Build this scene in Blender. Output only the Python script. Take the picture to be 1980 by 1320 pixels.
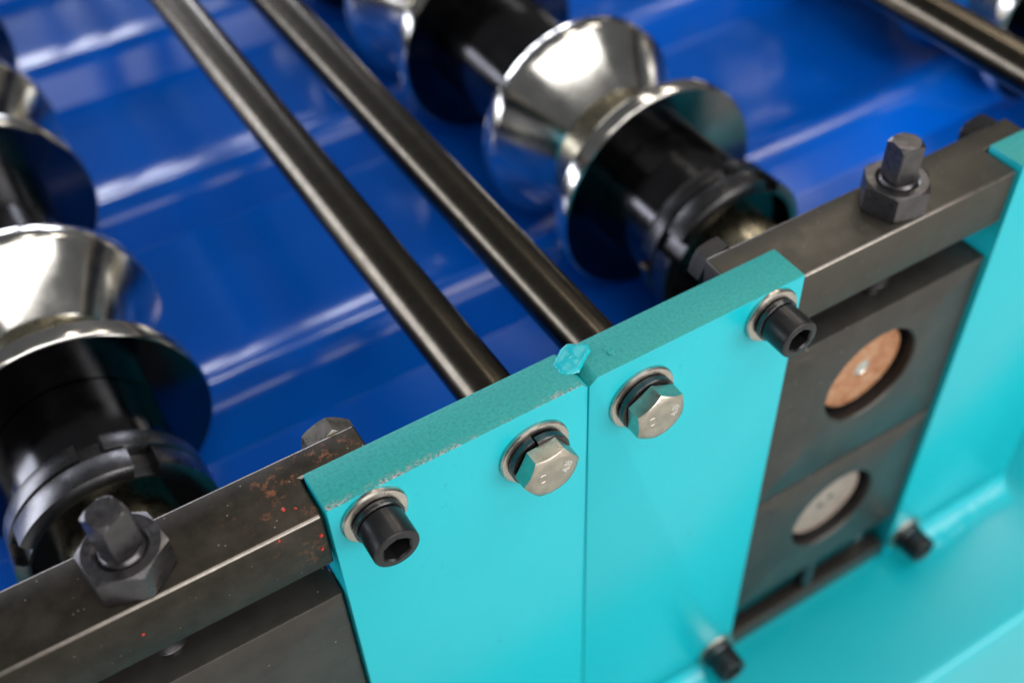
import bpy, bmesh, math, random
from mathutils import Matrix, Vector, noise

random.seed(7)
scn = bpy.context.scene
for o in list(bpy.data.objects):
    bpy.data.objects.remove(o)
COL = scn.collection
PI = math.pi

# ------------------------------------------------------------------ camera
cam = bpy.data.cameras.new("camera")
camo = bpy.data.objects.new("camera", cam)
COL.objects.link(camo)
RX = (0.85269, -0.52122, -0.03524)
RD = (-0.39826, -0.60491, -0.68955)
RF = (0.33809, 0.60201, -0.72338)
camo.matrix_world = Matrix((
    (RX[0], -RD[0], -RF[0], -0.18112),
    (RX[1], -RD[1], -RF[1], -0.25848),
    (RX[2], -RD[2], -RF[2], 0.35604),
    (0, 0, 0, 1)))
cam.sensor_width = 36.0
cam.lens = 2189.29 / 1980 * 36.0
cam.clip_start = 0.01
cam.clip_end = 60
cam.dof.use_dof = True
cam.dof.focus_distance = 0.462
cam.dof.aperture_fstop = 4.6
cam.dof.aperture_blades = 0
scn.camera = camo

# ------------------------------------------------------------------ world and lamps (an indoor hall)
wld = bpy.data.worlds.new("World")
scn.world = wld
wld.use_nodes = True
bg = wld.node_tree.nodes["Background"]
bg.inputs["Color"].default_value = (0.93, 0.96, 1.0, 1)
bg.inputs["Strength"].default_value = 0.10


def area(name, loc, target, sx, sy, power, color):
    l = bpy.data.lights.new(name, 'AREA')
    l.shape = 'RECTANGLE'
    l.size, l.size_y = sx, sy
    l.energy = power
    l.color = color
    o = bpy.data.objects.new(name, l)
    COL.objects.link(o)
    o.location = loc
    d = Vector(target) - Vector(loc)
    o.rotation_euler = d.to_track_quat('-Z', 'Y').to_euler()
    return o


WARM = (1.0, 0.90, 0.78)
COOL = (0.84, 0.88, 1.0)
# rows of ceiling strips over the front aisle, two lamps over the far side, a window and an open door
for x in (-1.35, -0.25, 0.85, 1.95):
    area("ceiling_strip", (x, 0.0, 2.8), (x, 0.0, 0), 0.55, 2.2, 4.0, (1.0, 0.95, 0.88))
area("ceiling_lamp", (2.5, 1.3, 2.6), (2.5, 1.3, 0), 0.5, 1.6, 26, WARM)
area("ceiling_lamp", (1.15, 1.3, 2.7), (1.15, 1.3, 0), 0.30, 1.6, 12, WARM)
area("side_window", (-2.4, 1.5, 0.25), (0, 0.2, -0.05), 3.2, 1.2, 80, COOL)
area("front_fill", (0.5, -1.3, 2.9), (0.3, -0.3, -0.1), 4.0, 0.9, 42, (1.0, 0.97, 0.93))  # added fill lamp to brighten the sheet's front-facing rib slopes
area("hall_door", (0.9, -2.7, 0.6), (0, 0, -0.15), 3.0, 1.7, 98, (1.0, 0.97, 0.94))
for i in range(5):
    area("far_window", (-1.6 + i * 1.05, 6.0, 1.3), (0.1, 0.5, -0.15), 0.62, 1.6, 34, COOL)

scn.view_settings.view_transform = 'Standard'
scn.view_settings.look = 'None'
scn.view_settings.exposure = 0.0
scn.view_settings.gamma = 1.0
scn.view_settings.use_curve_mapping = False
scn.render.engine = 'CYCLES'


# ------------------------------------------------------------------ material helpers
def nt(name):
    m = bpy.data.materials.new(name)
    m.use_nodes = True
    t = m.node_tree
    return m, t, t.nodes["Principled BSDF"]


def nd(t, kind, **kw):
    n = t.nodes.new(kind)
    for k, v in kw.items():
        setattr(n, k, v)
    return n


def objco(t, scale=(1, 1, 1), rot=(0, 0, 0)):
    tc = nd(t, 'ShaderNodeTexCoord')
    mp = nd(t, 'ShaderNodeMapping')
    mp.inputs['Scale'].default_value = scale
    mp.inputs['Rotation'].default_value = rot
    t.links.new(tc.outputs['Object'], mp.inputs['Vector'])
    return mp.outputs['Vector']


def noise_n(t, vec, scale, detail=4, rough=0.55, dist=0.0):
    n = nd(t, 'ShaderNodeTexNoise')
    n.inputs['Scale'].default_value = scale
    n.inputs['Detail'].default_value = detail
    n.inputs['Roughness'].default_value = rough
    n.inputs['Distortion'].default_value = dist
    t.links.new(vec, n.inputs['Vector'])
    return n.outputs['Fac']


def ramp(t, fac, stops):
    r = nd(t, 'ShaderNodeValToRGB')
    e = r.color_ramp.elements
    while len(e) < len(stops):
        e.new(0.5)
    for i, (p, c) in enumerate(stops):
        e[i].position = p
        e[i].color = c if len(c) == 4 else (*c, 1)
    t.links.new(fac, r.inputs['Fac'])
    return r.outputs['Color']


def g(v):
    return (v, v, v, 1)


def mix(t, fac, a, b, mode='MIX'):
    m = nd(t, 'ShaderNodeMix', data_type='RGBA', blend_type=mode)
    for sock, v in ((m.inputs[0], fac), (m.inputs[6], a), (m.inputs[7], b)):
        if isinstance(v, (int, float)):
            sock.default_value = v
        elif isinstance(v, tuple):
            sock.default_value = v if len(v) == 4 else (*v, 1)
        else:
            t.links.new(v, sock)
    return m.outputs[2]


def mth(t, op, a, b=None):
    m = nd(t, 'ShaderNodeMath', operation=op)
    for i, v in enumerate((a, b)):
        if v is None:
            continue
        if isinstance(v, (int, float)):
            m.inputs[i].default_value = v
        else:
            t.links.new(v, m.inputs[i])
    return m.outputs[0]


def bump(t, bs, height, strength, dist):
    b = nd(t, 'ShaderNodeBump')
    b.inputs['Strength'].default_value = strength
    b.inputs['Distance'].default_value = dist
    t.links.new(height, b.inputs['Height'])
    t.links.new(b.outputs['Normal'], bs.inputs['Normal'])


def specks(t, vec, scale, size, keep):
    """sparse round dots: 1 in a dot"""
    v = nd(t, 'ShaderNodeTexVoronoi')
    v.inputs['Scale'].default_value = scale
    t.links.new(vec, v.inputs['Vector'])
    sep = nd(t, 'ShaderNodeSeparateColor')
    t.links.new(v.outputs['Color'], sep.inputs['Color'])
    near = mth(t, 'LESS_THAN', v.outputs['Distance'], size)
    pick = mth(t, 'GREATER_THAN', sep.outputs[0], 1 - keep)
    return mth(t, 'MULTIPLY', near, pick)


# ------------------------------------------------------------------ materials
def mat_paint():
    m, t, b = nt("turquoise_paint")
    v = objco(t)
    big = noise_n(t, v, 14, 3)
    c = ramp(t, big, [(0.3, (0.002, 0.455, 0.535)), (0.7, (0.003, 0.480, 0.560))])
    dirt = noise_n(t, v, 160, 5, 0.7)
    patch = ramp(t, noise_n(t, v, 22, 2), [(0.56, g(0)), (0.68, g(1))])
    dm = mth(t, 'MULTIPLY', ramp(t, dirt, [(0.60, g(0)), (0.68, g(0.55))]), patch)
    c = mix(t, dm, c, (0.004, 0.22, 0.22))
    sp = specks(t, v, 110, 0.10, 0.05)
    c = mix(t, mth(t, 'MULTIPLY', sp, 0.6), c, (0.01, 0.15, 0.15))
    t.links.new(c, b.inputs['Base Color'])
    b.inputs['Roughness'].default_value = 0.30
    b.inputs['Specular IOR Level'].default_value = 0.55
    bump(t, b, noise_n(t, v, 420, 2), 0.10, 0.0006)
    return m


def mat_cut_edge(name, chips):
    m, t, b = nt(name)
    v = objco(t)
    n1 = noise_n(t, v, 650, 5, 0.7)
    n2 = noise_n(t, v, 45, 3)
    c = ramp(t, n1, [(0.36, (0.010, 0.28, 0.27)), (0.5, (0.018, 0.35, 0.34)), (0.68, (0.036, 0.40, 0.39))])
    c = mix(t, mth(t, 'MULTIPLY', n2, 0.35), c, (0.008, 0.26, 0.25))
    # chipped paint along the front edge, bare grey metal
    tc = nd(t, 'ShaderNodeTexCoord')
    sep = nd(t, 'ShaderNodeSeparateXYZ')
    t.links.new(tc.outputs['Object'], sep.inputs[0])
    edge = ramp(t, sep.outputs['Y'], [(0.0, g(1)), (0.0016, g(0.8)), (0.0034, g(0))])
    chip = noise_n(t, v, 260, 5, 0.8)
    along = ramp(t, noise_n(t, v, 18, 2), [(0.42, g(0)), (0.52, g(1))])
    cm = mth(t, 'MULTIPLY', mth(t, 'MULTIPLY', edge, along), ramp(t, chip, [(0.47, g(0)), (0.53, g(1))]))
    shade = ramp(t, noise_n(t, v, 900, 3), [(0.35, (0.03, 0.04, 0.04)), (0.6, (0.55, 0.52, 0.50))])
    c = mix(t, mth(t, 'MULTIPLY', cm, chips), c, shade)
    t.links.new(c, b.inputs['Base Color'])
    b.inputs['Roughness'].default_value = 0.55
    vs = objco(t, (900, 60, 60))
    h = mth(t, 'ADD', n1, mth(t, 'MULTIPLY', noise_n(t, vs, 1.0, 2), 0.6))
    bump(t, b, h, 0.18, 0.0005)
    return m


def mat_bar(name, rusty):
    m, t, b = nt(name)
    v = objco(t)
    n1 = noise_n(t, v, 60, 5, 0.65)
    c = ramp(t, n1, [(0.3, (0.026, 0.023, 0.018)), (0.7, (0.058, 0.051, 0.041))] if rusty else [(0.2, (0.070, 0.065, 0.055)), (0.8, (0.090, 0.084, 0.071))])  # rust-free bar: lamp reflection put into a lighter base colour
    # orange rust gathered in patches
    r1 = ramp(t, noise_n(t, v, 26, 3, 0.6), [(0.58, g(0)), (0.70, g(1))])
    r2 = ramp(t, noise_n(t, v, 230, 5, 0.7), [(0.50, g(0)), (0.64, g(1))])
    # thickest at the bar's end next to the plate
    tc = nd(t, 'ShaderNodeTexCoord')
    dn = nd(t, 'ShaderNodeVectorMath', operation='DISTANCE')
    t.links.new(tc.outputs['Object'], dn.inputs[0])
    dn.inputs[1].default_value = (0.070, 0.030, 0.033)
    endm = ramp(t, dn.outputs['Value'], [(0.012, g(1)), (0.040, g(0))])
    r3 = ramp(t, noise_n(t, v, 95, 4, 0.7), [(0.50, g(0)), (0.60, g(1))])
    r1 = mth(t, 'MAXIMUM', mth(t, 'MULTIPLY', r1, 0.5), mth(t, 'MULTIPLY', endm, r3))
    rust = mth(t, 'MULTIPLY', mth(t, 'MULTIPLY', r1, r2), rusty)
    c = mix(t, mth(t, 'MULTIPLY', rust, 0.85), c, (0.30, 0.085, 0.018))
    # dust and paint spatter
    c = mix(t, specks(t, v, 520, 0.15, 0.05), c, (0.30, 0.28, 0.24))
    t.links.new(c, b.inputs['Base Color'])
    met = mth(t, 'SUBTRACT', 0.85, rust)
    met = mth(t, 'MAXIMUM', met, 0.0)
    t.links.new(met, b.inputs['Metallic'])
    rr = ramp(t, noise_n(t, v, 90, 4), [(0.3, g(0.40)), (0.7, g(0.56))])
    t.links.new(rr, b.inputs['Roughness'])
    bump(t, b, noise_n(t, v, 700, 4, 0.7), 0.22, 0.0004)
    return m


def mat_block():
    m, t, b = nt("black_oxide_block")
    v = objco(t)
    n1 = noise_n(t, v, 40, 5, 0.65)
    c = ramp(t, n1, [(0.3, (0.040, 0.038, 0.034)), (0.7, (0.066, 0.062, 0.055))])
    vs = objco(t, (20, 200, 700), (0, 0.35, 0))
    scr = ramp(t, noise_n(t, vs, 1.0, 3), [(0.66, g(0)), (0.72, g(0.5))])
    c = mix(t, scr, c, (0.17, 0.165, 0.155))
    c = mix(t, specks(t, v, 300, 0.14, 0.05), c, (0.30, 0.28, 0.25))
    t.links.new(c, b.inputs['Base Color'])
    b.inputs['Metallic'].default_value = 0.6
    b.inputs['Roughness'].default_value = 0.36
    bump(t, b, noise_n(t, v, 600, 4, 0.7), 0.2, 0.0004)
    return m


def mat_metal(name, col, rough, met=1.0, var=0.06, nscale=80, stretch=(1, 1, 1), bstr=0.06):
    m, t, b = nt(name)
    v = objco(t, stretch)
    n1 = noise_n(t, v, nscale, 4)
    lo = tuple(max(0, x * 0.82) for x in col)
    hi = tuple(min(1, x * 1.12) for x in col)
    t.links.new(ramp(t, n1, [(0.3, lo), (0.7, hi)]), b.inputs['Base Color'])
    b.inputs['Metallic'].default_value = met
    t.links.new(ramp(t, noise_n(t, v, nscale * 2.3, 3), [(0.3, g(max(0.03, rough - var))), (0.7, g(rough + var))]),
                b.inputs['Roughness'])
    bump(t, b, noise_n(t, v, nscale * 8, 3), bstr, 0.0004)
    return m


def mat_rod():
    m, t, b = nt("gunmetal_rod")
    v = objco(t)
    n1 = noise_n(t, v, 120, 5, 0.7)
    c = ramp(t, n1, [(0.3, (0.080, 0.069, 0.052)), (0.7, (0.125, 0.109, 0.084))])
    c = mix(t, mth(t, 'MULTIPLY', specks(t, v, 230, 0.12, 0.06), 0.8), c, (0.45, 0.34, 0.20))
    t.links.new(c, b.inputs['Base Color'])
    b.inputs['Metallic'].default_value = 1.0
    b.inputs['Roughness'].default_value = 0.24
    bump(t, b, noise_n(t, v, 900, 4, 0.7), 0.10, 0.0003)
    return m


def mat_sheet():
    m, t, b = nt("blue_coated_sheet")
    v = objco(t)
    c = ramp(t, noise_n(t, v, 5, 2), [(0.3, (0.0001, 0.088, 0.50)), (0.7, (0.0001, 0.102, 0.57))])
    t.links.new(c, b.inputs['Base Color'])
    b.inputs['Roughness'].default_value = 0.15
    b.inputs['Specular IOR Level'].default_value = 0.35
    vs = objco(t, (16, 5, 5))
    bump(t, b, noise_n(t, vs, 1.0, 2, 0.4), 0.16, 0.004)
    return m


def mat_rust():
    m, t, b = nt("rusty_shaft_end")
    v = objco(t)
    c = ramp(t, noise_n(t, v, 110, 5, 0.65, 0.6), [(0.3, (0.27, 0.105, 0.048)), (0.5, (0.42, 0.20, 0.10)), (0.7, (0.50, 0.33, 0.21))])
    t.links.new(c, b.inputs['Base Color'])
    b.inputs['Metallic'].default_value = 0.25
    b.inputs['Roughness'].default_value = 0.6
    bump(t, b, noise_n(t, v, 500, 4, 0.7), 0.3, 0.0004)
    return m


M = {
    'paint': mat_paint(), 'edge': mat_cut_edge("turquoise_cut_edge_chipped", 1.0), 'edge2': mat_cut_edge("turquoise_cut_edge", 0.0), 'bar': mat_bar("oiled_rusty_steel", 1.0), 'bar2': mat_bar("clean_steel_lit", 0.0), 'block': mat_block(),
    'rod': mat_rod(), 'sheet': mat_sheet(), 'rust': mat_rust(),
    'steel': mat_metal("machined_steel", (0.78, 0.76, 0.72), 0.15, 1, 0.03, 40, (1, 1, 1), 0.0),
    'disc': mat_metal("darkened_mirror_face", (0.13, 0.13, 0.135), 0.13, 1, 0.03, 40, (1, 1, 1), 0.0),
    'neck': mat_metal("oily_brass_steel", (0.44, 0.40, 0.29), 0.28),
    'black': mat_metal("black_oxide_gloss", (0.085, 0.084, 0.088), 0.17, 1.0, 0.04, 40, (1, 1, 1), 0.01),
    'ring': mat_metal("dark_lock_ring", (0.12, 0.118, 0.122), 0.30, 1.0, 0.05, 60, (1, 1, 1), 0.02),
    'cap': mat_metal("black_screw_and_shade", (0.018, 0.018, 0.020), 0.34, 0.3, 0.05, 200),
    'nut': mat_metal("dark_phosphate_steel", (0.105, 0.101, 0.106), 0.34, 0.9, 0.08, 150),
    'zinc': mat_metal("dull_zinc_plate", (0.60, 0.56, 0.50), 0.30, 1, 0.06, 120),
    'headface': mat_metal("nickel_bolt_head", (0.50, 0.46, 0.39), 0.33, 1, 0.07, 170),
    'spring': mat_metal("dark_spring_steel", (0.10, 0.10, 0.105), 0.28, 0.9, 0.06, 200),
    'beige': mat_metal("pale_ground_steel", (0.38, 0.31, 0.265), 0.5, 0.4, 0.05, 90),
    'floor': mat_metal("pale_concrete", (0.58, 0.56, 0.53), 0.6, 0.0, 0.06, 3),
    'worn_glint': mat_metal("worn_edge_glint", (0.27, 0.245, 0.22), 0.36, 1, 0.08, 160, (1, 1, 1), 0.1),
    'redpaint': mat_metal("red_paint", (0.55, 0.035, 0.015), 0.4, 0.0, 0.05, 200),
    'mark': mat_metal("bright_stamped_edge", (0.92, 0.90, 0.86), 0.22, 1, 0.03, 90),
}


# ------------------------------------------------------------------ mesh helpers
def link(name, me, mat, parent=None, loc=(0, 0, 0), rot=(0, 0, 0), sharp=32, smooth=True):
    o = bpy.data.objects.new(name, me)
    COL.objects.link(o)
    mats = mat if isinstance(mat, (list, tuple)) else [mat]
    if len(me.materials) == 0:
        for x in mats:
            me.materials.append(M[x])
        if smooth:
            for p in me.polygons:
                p.use_smooth = True
            me.set_sharp_from_angle(angle=math.radians(sharp))
    o.location = loc
    o.rotation_euler = rot
    if parent:
        o.parent = parent
    return o


def tag(o, label, cat, group=None):
    o['label'] = label
    o['category'] = cat
    if group:
        o['group'] = group
    return o


def thing(name, label, cat, loc=(0, 0, 0), group=None, rotz=0.0):
    o = bpy.data.objects.new(name, None)
    o.empty_display_size = 0.01
    COL.objects.link(o)
    o.location = loc
    o.rotation_euler = (0, 0, rotz)
    return tag(o, label, cat, group)


def copy_tree(o, loc, label, parent=None, group=None):
    c = o.copy()
    COL.objects.link(c)
    if parent is None:
        c.location = loc
        c['label'] = label
        if group:
            c['group'] = group
    else:
        c.parent = parent
    for ch in list(o.children):
        copy_tree(ch, None, None, c)
    return c


def mesh_of(bm, name="mesh"):
    bmesh.ops.recalc_face_normals(bm, faces=bm.faces)
    me = bpy.data.meshes.new(name)
    bm.to_mesh(me)
    bm.free()
    return me


AX = {
    'Z': lambda a, r, q: (r * math.cos(q), r * math.sin(q), a),
    'Y': lambda a, r, q: (r * math.cos(q), a, r * math.sin(q)),
    'F': lambda a, r, q: (r * math.cos(q), -a, r * math.sin(q)),   # out of the front face, towards -Y
}


def revolve(rings, axis='Z', n=72, thetas=None, closed=False, cap0=True, cap1=True, rot=0.0):
    """rings: list of (axial, radius); either may be a function of the angle"""
    f = AX[axis]
    th = thetas or [2 * PI * i / n for i in range(n)]
    bm = bmesh.new()
    rows = []
    for a, r in rings:
        row = []
        for q in th:
            aa = a(q) if callable(a) else a
            rr = r(q) if callable(r) else r
            row.append(bm.verts.new(f(aa, rr, q + rot)))
        rows.append(row)
    k = len(th)
    pairs = list(zip(rows, rows[1:]))
    if closed:
        pairs.append((rows[-1], rows[0]))
    for A, B in pairs:
        for i in range(k):
            j = (i + 1) % k
            bm.faces.new((A[i], A[j], B[j], B[i]))
    if not closed:
        if cap0:
            bm.faces.new(rows[0])
        if cap1:
            bm.faces.new(rows[-1])
    return mesh_of(bm)


def hexr(af, sides=6):
    h = PI / sides

    def f(q):
        w = (q % (2 * h)) - h
        return af / 2 / math.cos(w)
    return f


def prism(poly, z0, z1, bevel=0.0, seg=2, plane='XY'):
    """extruded polygon; plane XY extrudes along Z, XZ extrudes along Y"""
    bm = bmesh.new()
    vs = []
    for x, y in poly:
        vs.append(bm.verts.new((x, y, z0) if plane == 'XY' else (x, z0, y)))
    fc = bm.faces.new(vs)
    r = bmesh.ops.extrude_face_region(bm, geom=[fc])
    d = Vector((0, 0, z1 - z0)) if plane == 'XY' else Vector((0, z1 - z0, 0))
    bmesh.ops.translate(bm, verts=[v for v in r['geom'] if isinstance(v, bmesh.types.BMVert)], vec=d)
    bmesh.ops.recalc_face_normals(bm, faces=bm.faces)
    if bevel:
        bmesh.ops.bevel(bm, geom=list(bm.edges), offset=bevel, segments=seg, profile=0.5, affect='EDGES')
    return mesh_of(bm)


# ------------------------------------------------------------------ dimensions (metres; X along the line, Y into it, Z up)
XL, XR, XC = -0.1214, 0.1188, 0.2605       # outer edges of the plate pair, left edge of the next pair
TH = 0.0217                                # plate thickness
XS = (-0.1945, 0.1915, 0.579)              # shaft axes
ZU, ZLO = -0.116, -0.242                   # upper and lower shaft heights
ZB = -0.350                                # top of the base beam
ZF = -0.90                                  # floor
KH, KS = 0.0263, 0.0147                    # depth of hex bolts and cap screws under the plate top
NX = 0.0281                                # hex bolts each side of the seam

# ------------------------------------------------------------------ floor
fb = bmesh.new()
fv = [fb.verts.new(c) for c in ((-6, -6, 0), (6, -6, 0), (6, 6, 0), (-6, 6, 0))]
fb.faces.new(fv)
fl = link("floor", mesh_of(fb), 'floor', None, (0, 0, ZF))
fl['kind'] = 'structure'

# ------------------------------------------------------------------ base beam
base = thing("base_beam", "long turquoise steel base beam with rounded edge under the upright plates", "beam", (0.3, 0.0, ZF))
bm_me = prism([(-1.1, -0.0885), (1.3, -0.0885), (1.3, 0.13), (-1.1, 0.13)], 0.0005, ZB - ZF, 0.007, 5)
link("beam_body", bm_me, 'paint', base)


# ------------------------------------------------------------------ upright plates
def plate_mesh(x0, x1, cut0, cut1):
    """front outline in XZ with small corner cuts at the top, thickness along Y"""
    h = ZB + 0.0005
    poly = [(x0, h), (x1, h)]
    poly += [(x1, -cut1[1]), (x1 - cut1[0], 0)] if cut1 else [(x1, 0)]
    poly += [(x0 + cut0[0], 0), (x0, -cut0[1])] if cut0 else [(x0, 0)]
    me = prism(poly, 0.0, TH, 0.0008, 2, 'XZ')
    return me


def build_plate(label, x0, x1, cut0=None, cut1=None, edge='edge2'):
    xc = (x0 + x1) / 2
    t = thing("side_plate", label, "steel plate", (xc, 0, ZB), "turquoise upright plates")
    me = plate_mesh(x0 - xc, x1 - xc, cut0, cut1)
    me.materials.append(M['paint'])
    me.materials.append(M[edge])
    for p in me.polygons:
        p.use_smooth = True
        p.material_index = 1 if (p.normal.z > 0.6) else 0
    me.set_sharp_from_angle(angle=math.radians(32))
    link("plate_body", me, ['paint', 'edge'], t, (0, 0, -ZB))
    return t


def cove(x0, x1, rad):
    """concave weld fillet where a plate meets the base, uneven along its length"""
    bm = bmesh.new()
    nx = max(6, int((x1 - x0) / 0.0022))
    rows = []
    for i in range(nx + 1):
        x = x0 + (x1 - x0) * i / nx
        r = rad * (1 + 0.10 * noise.noise(Vector((x * 90, 3.1, 0))))
        row = []
        for k in range(9):
            a = PI / 2 * k / 8
            y = -r + r * math.cos(a)
            z = r - r * math.sin(a)
            w = 0.0006 * noise.noise(Vector((x * 240, k * 0.7, 1.0)))
            row.append(bm.verts.new((x, y * 1.0 - w - 0.0006, z + w + 0.0003)))
        rows.append(row)
    for A, B in zip(rows, rows[1:]):
        for k in range(8):
            bm.faces.new((A[k], A[k + 1], B[k + 1], B[k]))
    return mesh_of(bm)


pL = build_plate("turquoise plate with chipped top edge, left of the seam, weld blob at its corner", XL, -0.00025, None, (0.0030, 0.0030), 'edge')
pR = build_plate("turquoise plate with a clean top edge, right of the narrow seam", 0.00025, XR, (0.0042, 0.0034), None)
p3 = build_plate("blurred turquoise plate beyond the two round shaft holes", XC, XC + 0.120)
link("weld_bead", cove(-0.060, 0.058, 0.016), 'paint', pL, (0.0, 0, 0))
link("weld_bead", cove(-0.058, 0.034, 0.016), 'paint', pR, (0.0, 0, 0))
link("weld_bead", cove(-0.036, 0.058, 0.018), 'paint', p3, (0.0, 0, 0))


def blob(sx, sy, sz, amp, seed, n=26):
    bm = bmesh.new()
    bmesh.ops.create_uvsphere(bm, u_segments=n * 2, v_segments=n, radius=1.0)
    for v in bm.verts:
        k = 1 + amp * noise.noise(v.co * 1.7 + Vector((seed, 0, 0))) + amp * 0.4 * noise.noise(v.co * 4.5 + Vector((0, seed, 0)))
        v.co = Vector((v.co.x * sx * k, v.co.y * sy * k, v.co.z * sz * k))
    return mesh_of(bm)


def weld_mesh():
    """flat irregular puddle of painted weld: height field over a ragged outline"""
    bm = bmesh.new()
    nr, na = 12, 64
    rows = []
    for i in range(nr + 1):
        f = i / nr
        row = []
        for j in range(na):
            q = 2 * PI * j / na
            R = 1 + 0.30 * noise.noise(Vector((math.cos(q) * 1.3, math.sin(q) * 1.3, 4.0))) + 0.12 * noise.noise(Vector((math.cos(q) * 4, math.sin(q) * 4, 9.0)))
            x, y = 0.0098 * R * f * math.cos(q), 0.0068 * R * f * math.sin(q)
            rim = math.exp(-((f - 0.80) / 0.14) ** 2)
            h = 0.0008 * (1 - f ** 4) + 0.0003 * rim + 0.0006 * noise.noise(Vector((x * 260, y * 260, 2.0))) * (1 - f ** 4)
            row.append(bm.verts.new((x, y, h - 0.0007 * (f > 0.99))))
        rows.append(row)
    for A, B in zip(rows[1:], rows[2:]):
        for j in range(na):
            bm.faces.new((A[j], A[(j + 1) % na], B[(j + 1) % na], B[j]))
    c = bm.verts.new((0, 0, 0.0011))
    for j in range(na):
        bm.faces.new((c, rows[1][j], rows[1][(j + 1) % na]))
    bmesh.ops.delete(bm, geom=rows[0], context='VERTS')
    return mesh_of(bm)


link("weld_blob", weld_mesh(), 'paint', pL, (0.0620, 0.0150, -ZB + 0.0002), (0.0, 0.0, 0.35), 70)
link("paint_blister", blob(0.0020, 0.0026, 0.0009, 0.5, 8.1, 14), 'edge2', pR, (-0.0425, 0.0098, -ZB), (0, 0, 0.3), 60)


# ------------------------------------------------------------------ screws and bolts
def spring_ring(r_in, r_out, th, gap_ang, axis='F', lift=0.0012, d0=0.0):
    bm = bmesh.new()
    f = AX[axis]
    n = 72
    g0 = gap_ang + 0.03
    rows = []
    for i in range(n + 1):
        q = g0 + (2 * PI - 0.06) * i / n
        a0 = d0 + lift * i / n
        rows.append([bm.verts.new(f(a0 + da, r, q)) for r, da in (
            (r_in, 0), (r_out - 0.0004, 0), (r_out, 0.0004), (r_out, th - 0.0004), (r_out - 0.0004, th), (r_in, th))])
    for A, B in zip(rows, rows[1:]):
        for k in range(6):
            bm.faces.new((A[k], A[(k + 1) % 6], B[(k + 1) % 6], B[k]))
    bm.faces.new(rows[0])
    bm.faces.new(rows[-1])
    return mesh_of(bm)


def flat_washer_mesh(r, r_in, th):
    return revolve([(0, r_in), (0, r), (th * 0.55, r), (th * 0.9, r - 0.0006), (th, r - 0.0014), (th, r_in)], 'F', 72, closed=True)


def socket_head_mesh(r, d0, d1, af, depth):
    hx = hexr(af)
    return revolve([(d0, r - 0.0008), (d0 + 0.0006, r), (d1 - 0.0012, r), (d1 - 0.0005, r - 0.0003), (d1, r - 0.0012),
                    (d1, lambda q: max(hx(q) + 0.0005, af * 0.58)), (d1 - 0.0007, hx), (d1 - depth, hx),
                    (d1 - depth - 0.0018, 0.0004)], 'F', 96, rot=0.45)


def make_socket_screw(label, loc, group, s=1.0):
    t = thing("socket_screw", label, "screw", loc, group)
    link("flat_washer", flat_washer_mesh(0.0146 * s, 0.006 * s, 0.0024 * s), 'zinc', t)
    link("spring_washer", spring_ring(0.006 * s, 0.0112 * s, 0.0030 * s, -1.2, d0=0.0024 * s), 'spring', t)
    link("screw_head", socket_head_mesh(0.0101 * s, 0.0060 * s, 0.0205 * s, 0.0112 * s, 0.0085 * s), 'cap', t)
    return t


scr = make_socket_screw("black socket cap screw at the chipped plate's left end, beside the rusty bar", (XL + 0.0186, -0.0001, -KS), "socket cap screws at plate corners")
copy_tree(scr, (XR - 0.0186, -0.0001, -KS), "black socket cap screw at the clean plate's end, above the round shaft holes", group="socket cap screws at plate corners")
copy_tree(scr, (XR - 0.0135, -0.0001, -0.3310), "blurred black cap screw low on the clean plate, by the base beam", group="socket cap screws at plate corners")
copy_tree(scr, (XC + 0.0150, -0.0001, -0.3310), "blurred black cap screw at the foot of the farther turquoise plate", group="socket cap screws at plate corners")


def hex_head_mesh(af, d0, d1, rf):
    hx = hexr(af)
    k = 0.55

    def top(q):
        return d1 - max(0.0, (hx(q) - rf)) * k
    return revolve([(d0, lambda q: hx(q) - 0.0007), (d0 + 0.0005, hx), (top, hx), (d1, rf), (d1 + 0.0001, rf - 0.0012), (d1 + 0.0001, rf * 0.5)], 'F', 144)


def text_mesh(body, size, depth):
    cu = bpy.data.curves.new("stamp", 'FONT')
    cu.body = body
    cu.size = size
    cu.extrude = depth
    cu.offset = 0.00012
    cu.align_x = 'CENTER'
    cu.align_y = 'CENTER'
    o = bpy.data.objects.new("stamp_tmp", cu)
    COL.objects.link(o)
    bpy.context.view_layer.update()
    dg = bpy.context.evaluated_depsgraph_get()
    me = bpy.data.meshes.new_from_object(o.evaluated_get(dg))
    bpy.data.objects.remove(o)
    me.materials.clear()
    return me


def make_hex_bolt(label, loc, gap, hrot, trot):
    t = thing("hex_bolt", label, "bolt", loc, "hex head bolts holding the tie rods")
    link("flat_washer", flat_washer_mesh(0.0172, 0.008, 0.0022), 'zinc', t)
    link("spring_washer", spring_ring(0.007, 0.0143, 0.0036, gap, d0=0.0022, lift=0.0014), 'spring', t)
    h = link("bolt_head", hex_head_mesh(0.0240, 0.0068, 0.0158, 0.0110), 'headface', t, rot=(0, hrot, 0))
    a = 0.0066
    link("grade_mark", text_mesh("4.8", 0.0054, 0.00012), 'mark', h, (0, -0.01602, 0), (0, 0, 0))
    mk = h.children[0]
    mk.matrix_local = Matrix.Rotation(-hrot, 4, 'Y') @ Matrix.Translation((a, -0.01602, 0.0016)) @ Matrix.Rotation(trot, 4, 'Y') @ Matrix.Rotation(PI / 2, 4, 'X')
    ring = revolve([(0.0, 0.0019), (0.00014, 0.0021), (0.00014, 0.0025), (0.0, 0.0027)], 'F', 40, closed=True)
    link("maker_ring", ring, 'headface', h, (0, 0, 0))
    h.children[-1].matrix_local = Matrix.Rotation(-hrot, 4, 'Y') @ Matrix.Translation((-0.0052, -0.01586, 0.0010))
    return t


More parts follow.
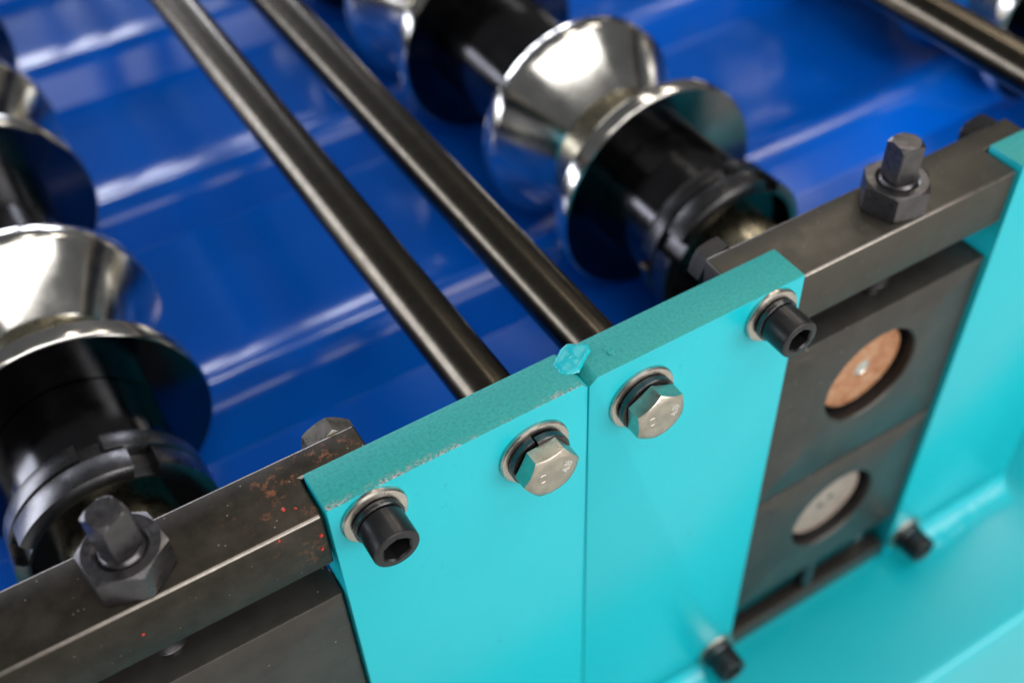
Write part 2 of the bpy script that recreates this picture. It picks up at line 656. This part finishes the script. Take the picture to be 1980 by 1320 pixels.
make_hex_bolt("nickel hex head bolt left of the seam, split spring washer behind it", (-NX, -0.0001, -KH), 1.75, -0.07, -1.25)
make_hex_bolt("nickel hex head bolt right of the seam on the clean plate", (NX, -0.0001, -KH), -0.6, -0.56, -1.45)


# ------------------------------------------------------------------ tie rods
def rod(label, x):
    me = revolve([(TH + 0.0002, 0.0126), (TH + 0.0008, 0.0132), (1.45, 0.0132)], 'Y', 64)
    o = link("tie_rod", me, 'rod', None, (x, 0, -KH))
    tag(o, label, "rod", "gunmetal tie rods")


rod("gunmetal tie rod meeting the chipped plate left of the seam", -NX)
rod("gunmetal tie rod meeting the clean plate right of the seam", NX)
rod("gunmetal tie rod crossing behind the farther turquoise plate", 0.3655)


# ------------------------------------------------------------------ retaining bars with adjusting studs
def bar(label, x0, x1, mat):
    xc = (x0 + x1) / 2
    h = (x1 - x0) / 2 - 0.0012
    w = h + 0.0300
    poly = [(-h, 0.0020), (h, 0.0020), (h, 0.0228), (w, 0.0228), (w, 0.0366), (-w, 0.0366), (-w, 0.0228), (-h, 0.0228)]
    me = prism(poly, 0.0, 0.0328, 0.0011, 2)
    me.materials.append(M[mat])
    me.materials.append(M['worn_glint'])
    for p in me.polygons:
        p.use_smooth = True
        if p.area < 0.0004 and p.normal.z > 0.25 and p.normal.z < 0.97 and abs(p.normal.x) < 0.6 and p.area > 2e-5:
            p.material_index = 1  # worn long top edges, with their highlight put into the brighter colour
    me.set_sharp_from_angle(angle=math.radians(50))
    o = link("retaining_bar", me, 'bar', None, (xc, 0, -0.0362))
    return tag(o, label, "steel bar", "dark retaining bars")


XB0 = -0.2630
barL = bar("dark oily steel bar with rust and red paint specks, left of the chipped plate", XB0, XL, 'bar')
for k, (x, y, z, r) in enumerate(((-0.1342, 0.0127, -0.0034, 0.0008), (-0.1412, 0.0020, -0.0056, 0.0006), (-0.1250, 0.0020, -0.0150, 0.0008),
                                   (-0.1261, 0.0020, -0.0235, 0.0007), (-0.1991, 0.0020, -0.0205, 0.0006), (-0.1300, 0.0105, -0.0034, 0.0005))):
    link("paint_speck", blob(r, r, r, 0.5, k * 3.3, 8), 'redpaint', barL, (x - (XB0 + XL) / 2, y, z + 0.0362), sharp=80)
bar("clean brown-grey steel bar between the clean plate and the farther plate", XR, XC, 'bar2')


def make_stud(label, x, nut_rot, sq_rot):
    t = thing("adjusting_bolt", label, "bolt", (x, 0.0187, -0.0615), "square headed adjusting bolts")
    z0 = 0.0581                                  # bar top above the block top
    rings = [(0.0, 0.0052), (0.0065, 0.0055), (0.0068, 0.0070)]
    z = 0.0072
    while z < z0 + 0.0150:
        rings += [(z, 0.0074), (z + 0.0009, 0.0089), (z + 0.0011, 0.0089)]
        z += 0.0020
    rings += [(z + 0.0006, 0.0078), (z + 0.0008, 0.0070)]
    link("threaded_shank", revolve(rings, 'Z', 56), 'nut', t)
    sq = hexr(0.0130, 4)
    zt = z0 + 0.0365
    zs = z0 + 0.0165
    rf = 0.0068

    def top(q):
        return zt - max(0.0, sq(q) - rf) * 0.9

    def lim(q):
        return min(sq(q), 0.0087)

    def top2(q):
        return zt - max(0.0, lim(q) - rf) * 0.9
    th = [2 * PI * i / 144 for i in range(144)]
    link("square_end", revolve([(zs, lim), (top2, lim), (zt, lambda q: min(rf, lim(q)) - 0.0003)], 'Z', thetas=th, rot=sq_rot), 'nut', t, sharp=25)
    hx = hexr(0.0298)
    nz = z0 + 0.0002
    h = 0.0148
    rf2 = 0.0146

    def ntop(q):
        return nz + h - max(0.0, hx(q) - rf2) * 0.5

    def nbot(q):
        return nz + max(0.0, hx(q) - rf2) * 0.5
    link("lock_nut", revolve([(nz, 0.0090), (nz, rf2), (nbot, hx), (ntop, hx), (nz + h, rf2), (nz + h, 0.0108), (nz + h - 0.0013, 0.0090)],
                             'Z', 144, closed=True, rot=nut_rot), 'nut', t, sharp=25)
    return t


D = math.radians
make_stud("square headed adjusting bolt with lock nut on the rusty dark bar", -0.1930, D(40), D(70))
make_stud("square headed adjusting bolt with lock nut on the clean brown-grey bar", 0.1905, D(48), D(38))


# ------------------------------------------------------------------ nuts behind the bars
def back_nut(label, x, rot, mat):
    t = thing("hex_nut", label, "nut", (x, 0.0368, -KS), "hex nuts behind the bars")
    hx = hexr(0.0215)
    link("nut_body", revolve([(0, 0.0105), (lambda q: max(0, hx(q) - 0.0105) * 0.5, hx), (lambda q: 0.0095 - max(0, hx(q) - 0.0105) * 0.5, hx), (0.0095, 0.0105), (0.0095, 0.0066)],
                             'Y', 96, rot=rot), mat, t)
    link("screw_tip", revolve([(0.009, 0.0063), (0.0125, 0.0063), (0.0132, 0.0056)], 'Y', 40), 'cap', t)


back_nut("small hex nut behind the rusty bar near the chipped plate", XL + 0.0186, D(22), 'zinc')
back_nut("small dark hex nut behind the clean bar near the clean plate's end", XR - 0.0186, D(10), 'cap')
back_nut("small hex nut behind the clean bar near the farther plate", XC + 0.0186, D(30), 'cap')


# ------------------------------------------------------------------ bearing blocks
def block_mesh(x0, x1, z0, z1, hr, depth):
    """block face with a round bore, centred on the bore"""
    cs = [math.atan2(z, x) % (2 * PI) for x, z in ((x0, z0), (x1, z0), (x1, z1), (x0, z1))]
    th = sorted(set([2 * PI * i / 96 for i in range(96)] + cs))

    def rect(q, i=0.0):
        c, s = math.cos(q), math.sin(q)
        r = 9.0
        if c > 1e-9: r = min(r, (x1 - i) / c)
        if c < -1e-9: r = min(r, (x0 + i) / c)
        if s > 1e-9: r = min(r, (z1 - i) / s)
        if s < -1e-9: r = min(r, (z0 + i) / s)
        return r
    rings = [(depth, rect), (0.0009, rect), (0.0003, lambda q: rect(q, 0.0003)), (0.0, lambda q: rect(q, 0.0009)),
             (0.0, hr + 0.0010), (0.0010, hr), (depth, hr)]
    return revolve(rings, 'Y', thetas=th, closed=True)


def block(label, xw0, xw1, xs, zc, z0, z1):
    me = block_mesh(xw0 + 0.0012 - xs, xw1 - 0.0012 - xs, z0 - zc, z1 - zc, 0.0318, 0.060)
    me.materials.append(M['block'])
    me.materials.append(M['cap'])
    for p in me.polygons:
        p.use_smooth = True
        if math.hypot(p.center.x, p.center.z) < 0.0322:
            p.material_index = 1  # bore wall blackened, shade inside the hole put into its colour
    me.set_sharp_from_angle(angle=math.radians(30))
    o = link("bearing_block", me, 'block', None, (xs, 0.0030, zc), sharp=30)
    return tag(o, label, "bearing block", "black bearing blocks")


block("black bearing block beneath the rusty bar, left of the chipped plate", XB0, XL, XS[0], ZU, -0.1855, -0.0615)
block("black bearing block whose round bore shows a rusty shaft end", XR, XC, XS[1], ZU, -0.1855, -0.0615)
block("black bearing block whose round bore shows a pale shaft end", XR, XC, XS[1], ZLO, -0.3015, -0.1870)
block("black bearing block low beneath the rusty bar's block", XB0, XL, XS[0], ZLO, -0.3015, -0.1870)

sb = thing("support_bar", "dark steel bar with a short post under the pale shaft's block", "steel bar", ((XR + XC) / 2, 0.0, ZB))
hw = (XC - XR) / 2 - 0.0012
link("bar_body", prism([(-hw, 0.0022), (hw, 0.0022), (hw, 0.014), (-hw, 0.014)], 0.0003, 0.0155, 0.0009, 2), 'block', sb)
link("slot_shade_strip", prism([(-hw, 0.024), (hw, 0.024), (hw, 0.030), (-hw, 0.030)], 0.0003, 0.048), 'cap', sb)  # added black strip standing in for the shade in the slot
link("post", revolve([(0.0156, 0.0050), (0.0484, 0.0050)], 'Z', 40), 'nut', sb, (0, 0.0085, 0))


# ------------------------------------------------------------------ roller shafts
def castle_ring(y0, y1, r, r_in, slots, sw, sd, rot):
    """round slotted lock nut: outer wall notched at even angles"""
    hw_ = sw / r / 2
    th, flag = [], []
    n = 180
    marks = [(2 * PI * k / slots + rot) % (2 * PI) for k in range(slots)]
    pts = [(2 * PI * i / n) for i in range(n)]
    for mk in marks:
        for e in (-hw_ - 1e-4, -hw_ + 1e-4, hw_ - 1e-4, hw_ + 1e-4):
            pts.append((mk + e) % (2 * PI))
    pts = sorted(pts)

    def inside(q):
        return any(abs((q - mk + PI) % (2 * PI) - PI) < hw_ for mk in marks)

    def R(d):
        return lambda q: (r - sd) if inside(q) else r - d
    ch = 0.0020
    return revolve([(y0, r_in), (y0, R(0.0035)), (y0 + ch, R(0.0)), (y1 - ch * 0.5, R(0.0)), (y1, R(0.0006)), (y1, r_in)], 'Y', thetas=pts, closed=True)


PER = 0.2175
SHAFT0 = 0.0105


def make_shaft(label, x, cap_mat, full=True):
    t = thing("roller_shaft", label, "roller shaft", (x, 0, ZU), "upper roller shafts")
    link("shaft", revolve([(SHAFT0, 0.0282), (SHAFT0 + 0.001, 0.0292), (0.07, 0.0292), (0.0702, 0.0305), (1.45, 0.0305)], 'Y', 72, cap0=False), 'neck', t)
    e = link("shaft_end", revolve([(SHAFT0 + 0.0001, 0.0283), (SHAFT0 - 0.0002, 0.0262), (SHAFT0 - 0.0002, 0.0052), (SHAFT0 + 0.003, 0.0024)], 'Y', 72), cap_mat, t)
    link("centre_hole", revolve([(SHAFT0 - 0.0004, 0.0052), (SHAFT0 - 0.0006, 0.0044), (SHAFT0 + 0.0015, 0.0014)], 'Y', 32), 'steel', e)
    link("lock_ring", castle_ring(0.1215, 0.1370, 0.0518, 0.0445, 4, 0.0125, 0.0058, D(62)), 'ring', t)
    link("lock_ring", castle_ring(0.1373, 0.1500, 0.0512, 0.0400, 4, 0.0125, 0.0058, D(86)), 'ring', t)
    link("inner_collar", revolve([(0.1300, 0.0300), (0.1300, 0.0435), (0.1480, 0.0435), (0.1480, 0.0300)], 'Y', 72, closed=True), 'black', t)
    y = 0.1502
    for k in range(6):
        o = k * PER
        ys = y if k == 0 else 0.3035 + (k - 1) * PER
        sl = link("sleeve", revolve([(ys, 0.031), (ys, 0.0440), (ys + 0.001, 0.0450), (ys + 0.012, 0.0450), (0.1975 + o - 0.0005, 0.0450), (0.1975 + o - 0.0005, 0.031)], 'Y', 96, closed=True), 'black', t)
        # flange disc of steel, front face darkened for the dim surroundings it mirrors
        dk = link("flange_disc", revolve([(0.1978 + o, 0.0305), (0.1978 + o, 0.0728), (0.1986 + o, 0.0738), (0.1996 + o, 0.0742), (0.2090 + o, 0.0742), (0.2105 + o, 0.0730), (0.2135 + o, 0.0500), (0.2135 + o, 0.0305)], 'Y', 128, closed=True), ['steel', 'disc'], t)
        if k == 0 or True:
            me = dk.data
            for p in me.polygons:
                if p.normal.y < -0.9:
                    p.material_index = 1
        link("groove_neck", revolve([(0.2137 + o, 0.0306), (0.2137 + o, 0.0455), (0.2515 + o, 0.0455), (0.2515 + o, 0.0306)], 'Y', 96, closed=True), 'neck', t)
        link("cone_roll", revolve([(0.2517 + o, 0.0307), (0.2517 + o, 0.0462), (0.2525 + o, 0.0472), (0.2860 + o, 0.0732), (0.2872 + o, 0.0742), (0.2885 + o, 0.0748), (0.2990 + o, 0.0748), (0.3010 + o, 0.0736), (0.3030 + o, 0.0705), (0.3030 + o, 0.0307)], 'Y', 128, closed=True), 'steel', t)
    return t


make_shaft("roller shaft with steel cones and discs behind the rusty bar", XS[0], 'rust')
make_shaft("roller shaft with steel cones and discs behind the clean bar", XS[1], 'rust')
make_shaft("blurred roller shaft beyond the farther tie rod", XS[2], 'rust')

for x, lab in ((XS[0], "pale end lower shaft beneath the rusty bar's block"), (XS[1], "lower shaft with a pale round end in the lower bore")):
    t = thing("lower_shaft", lab, "shaft", (x, 0, ZLO), "lower roller shafts")
    link("shaft", revolve([(SHAFT0, 0.0282), (SHAFT0 + 0.001, 0.0292), (1.45, 0.0292)], 'Y', 72, cap0=False), 'neck', t)
    e = link("shaft_end", revolve([(SHAFT0 + 0.0001, 0.0283), (SHAFT0 - 0.0002, 0.0262), (SHAFT0 - 0.0002, 0.001)], 'Y', 72), 'beige', t)
    for dx, dz in ((0.0045, 0.002), (-0.0035, -0.0015)):
        link("dimple", revolve([(SHAFT0 - 0.0004, 0.0021), (SHAFT0 - 0.0005, 0.0012)], 'Y', 20), 'cap', e, (dx, 0, dz))


# ------------------------------------------------------------------ blue ribbed sheet
def sheet_mesh():
    ZP, ZC = -0.1965, -0.1690
    prof = [(0.105, ZP)]
    for i in range(6):
        c = 0.2465 + i * PER
        prof += [(c - 0.0330, ZP), (c - 0.0110, ZC), (c + 0.0110, ZC), (c + 0.0330, ZP)]
    prof.append((1.50, ZP))
    # round the bends
    pts = [Vector(prof[0])]
    for a, b, c in zip(prof, prof[1:], prof[2:]):
        a, b, c = Vector(a), Vector(b), Vector(c)
        rr = 0.0004 if (abs(a.y - b.y) < 1e-6 and c.y > b.y) else 0.045 if (abs(c.y - b.y) < 1e-6 and a.y > b.y) else 0.010
        u, v = (a - b).normalized(), (c - b).normalized()
        ru = min(rr, (a - b).length * 0.55)
        nb = 14 if rr > 0.01 else 4
        for k in range(nb + 1):
            s = k / nb
            pts.append(b + u * ru * (1 - s) ** 2 + v * rr * s ** 2)
    pts.append(Vector(prof[-1]))
    # subdivide long flats
    out = []
    for a, b in zip(pts, pts[1:]):
        n = max(1, int((b - a).length / 0.03))
        for k in range(n):
            out.append(a + (b - a) * k / n)
    out.append(pts[-1])
    bm = bmesh.new()
    nx = 90
    rows = []
    for i in range(nx + 1):
        x = -0.75 + 2.45 * i / nx
        rows.append([bm.verts.new((x, p.x, p.y + 0.0006 * noise.noise(Vector((x * 9, p.x * 7, 0))))) for p in out])
    for A, B in zip(rows, rows[1:]):
        for k in range(len(out) - 1):
            bm.faces.new((A[k], B[k], B[k + 1], A[k + 1]))
    me = mesh_of(bm)
    return me


sh = link("ribbed_sheet", sheet_mesh(), 'sheet', None, sharp=38)
tag(sh, "glossy blue ribbed metal sheet passing under the rollers", "metal sheet")
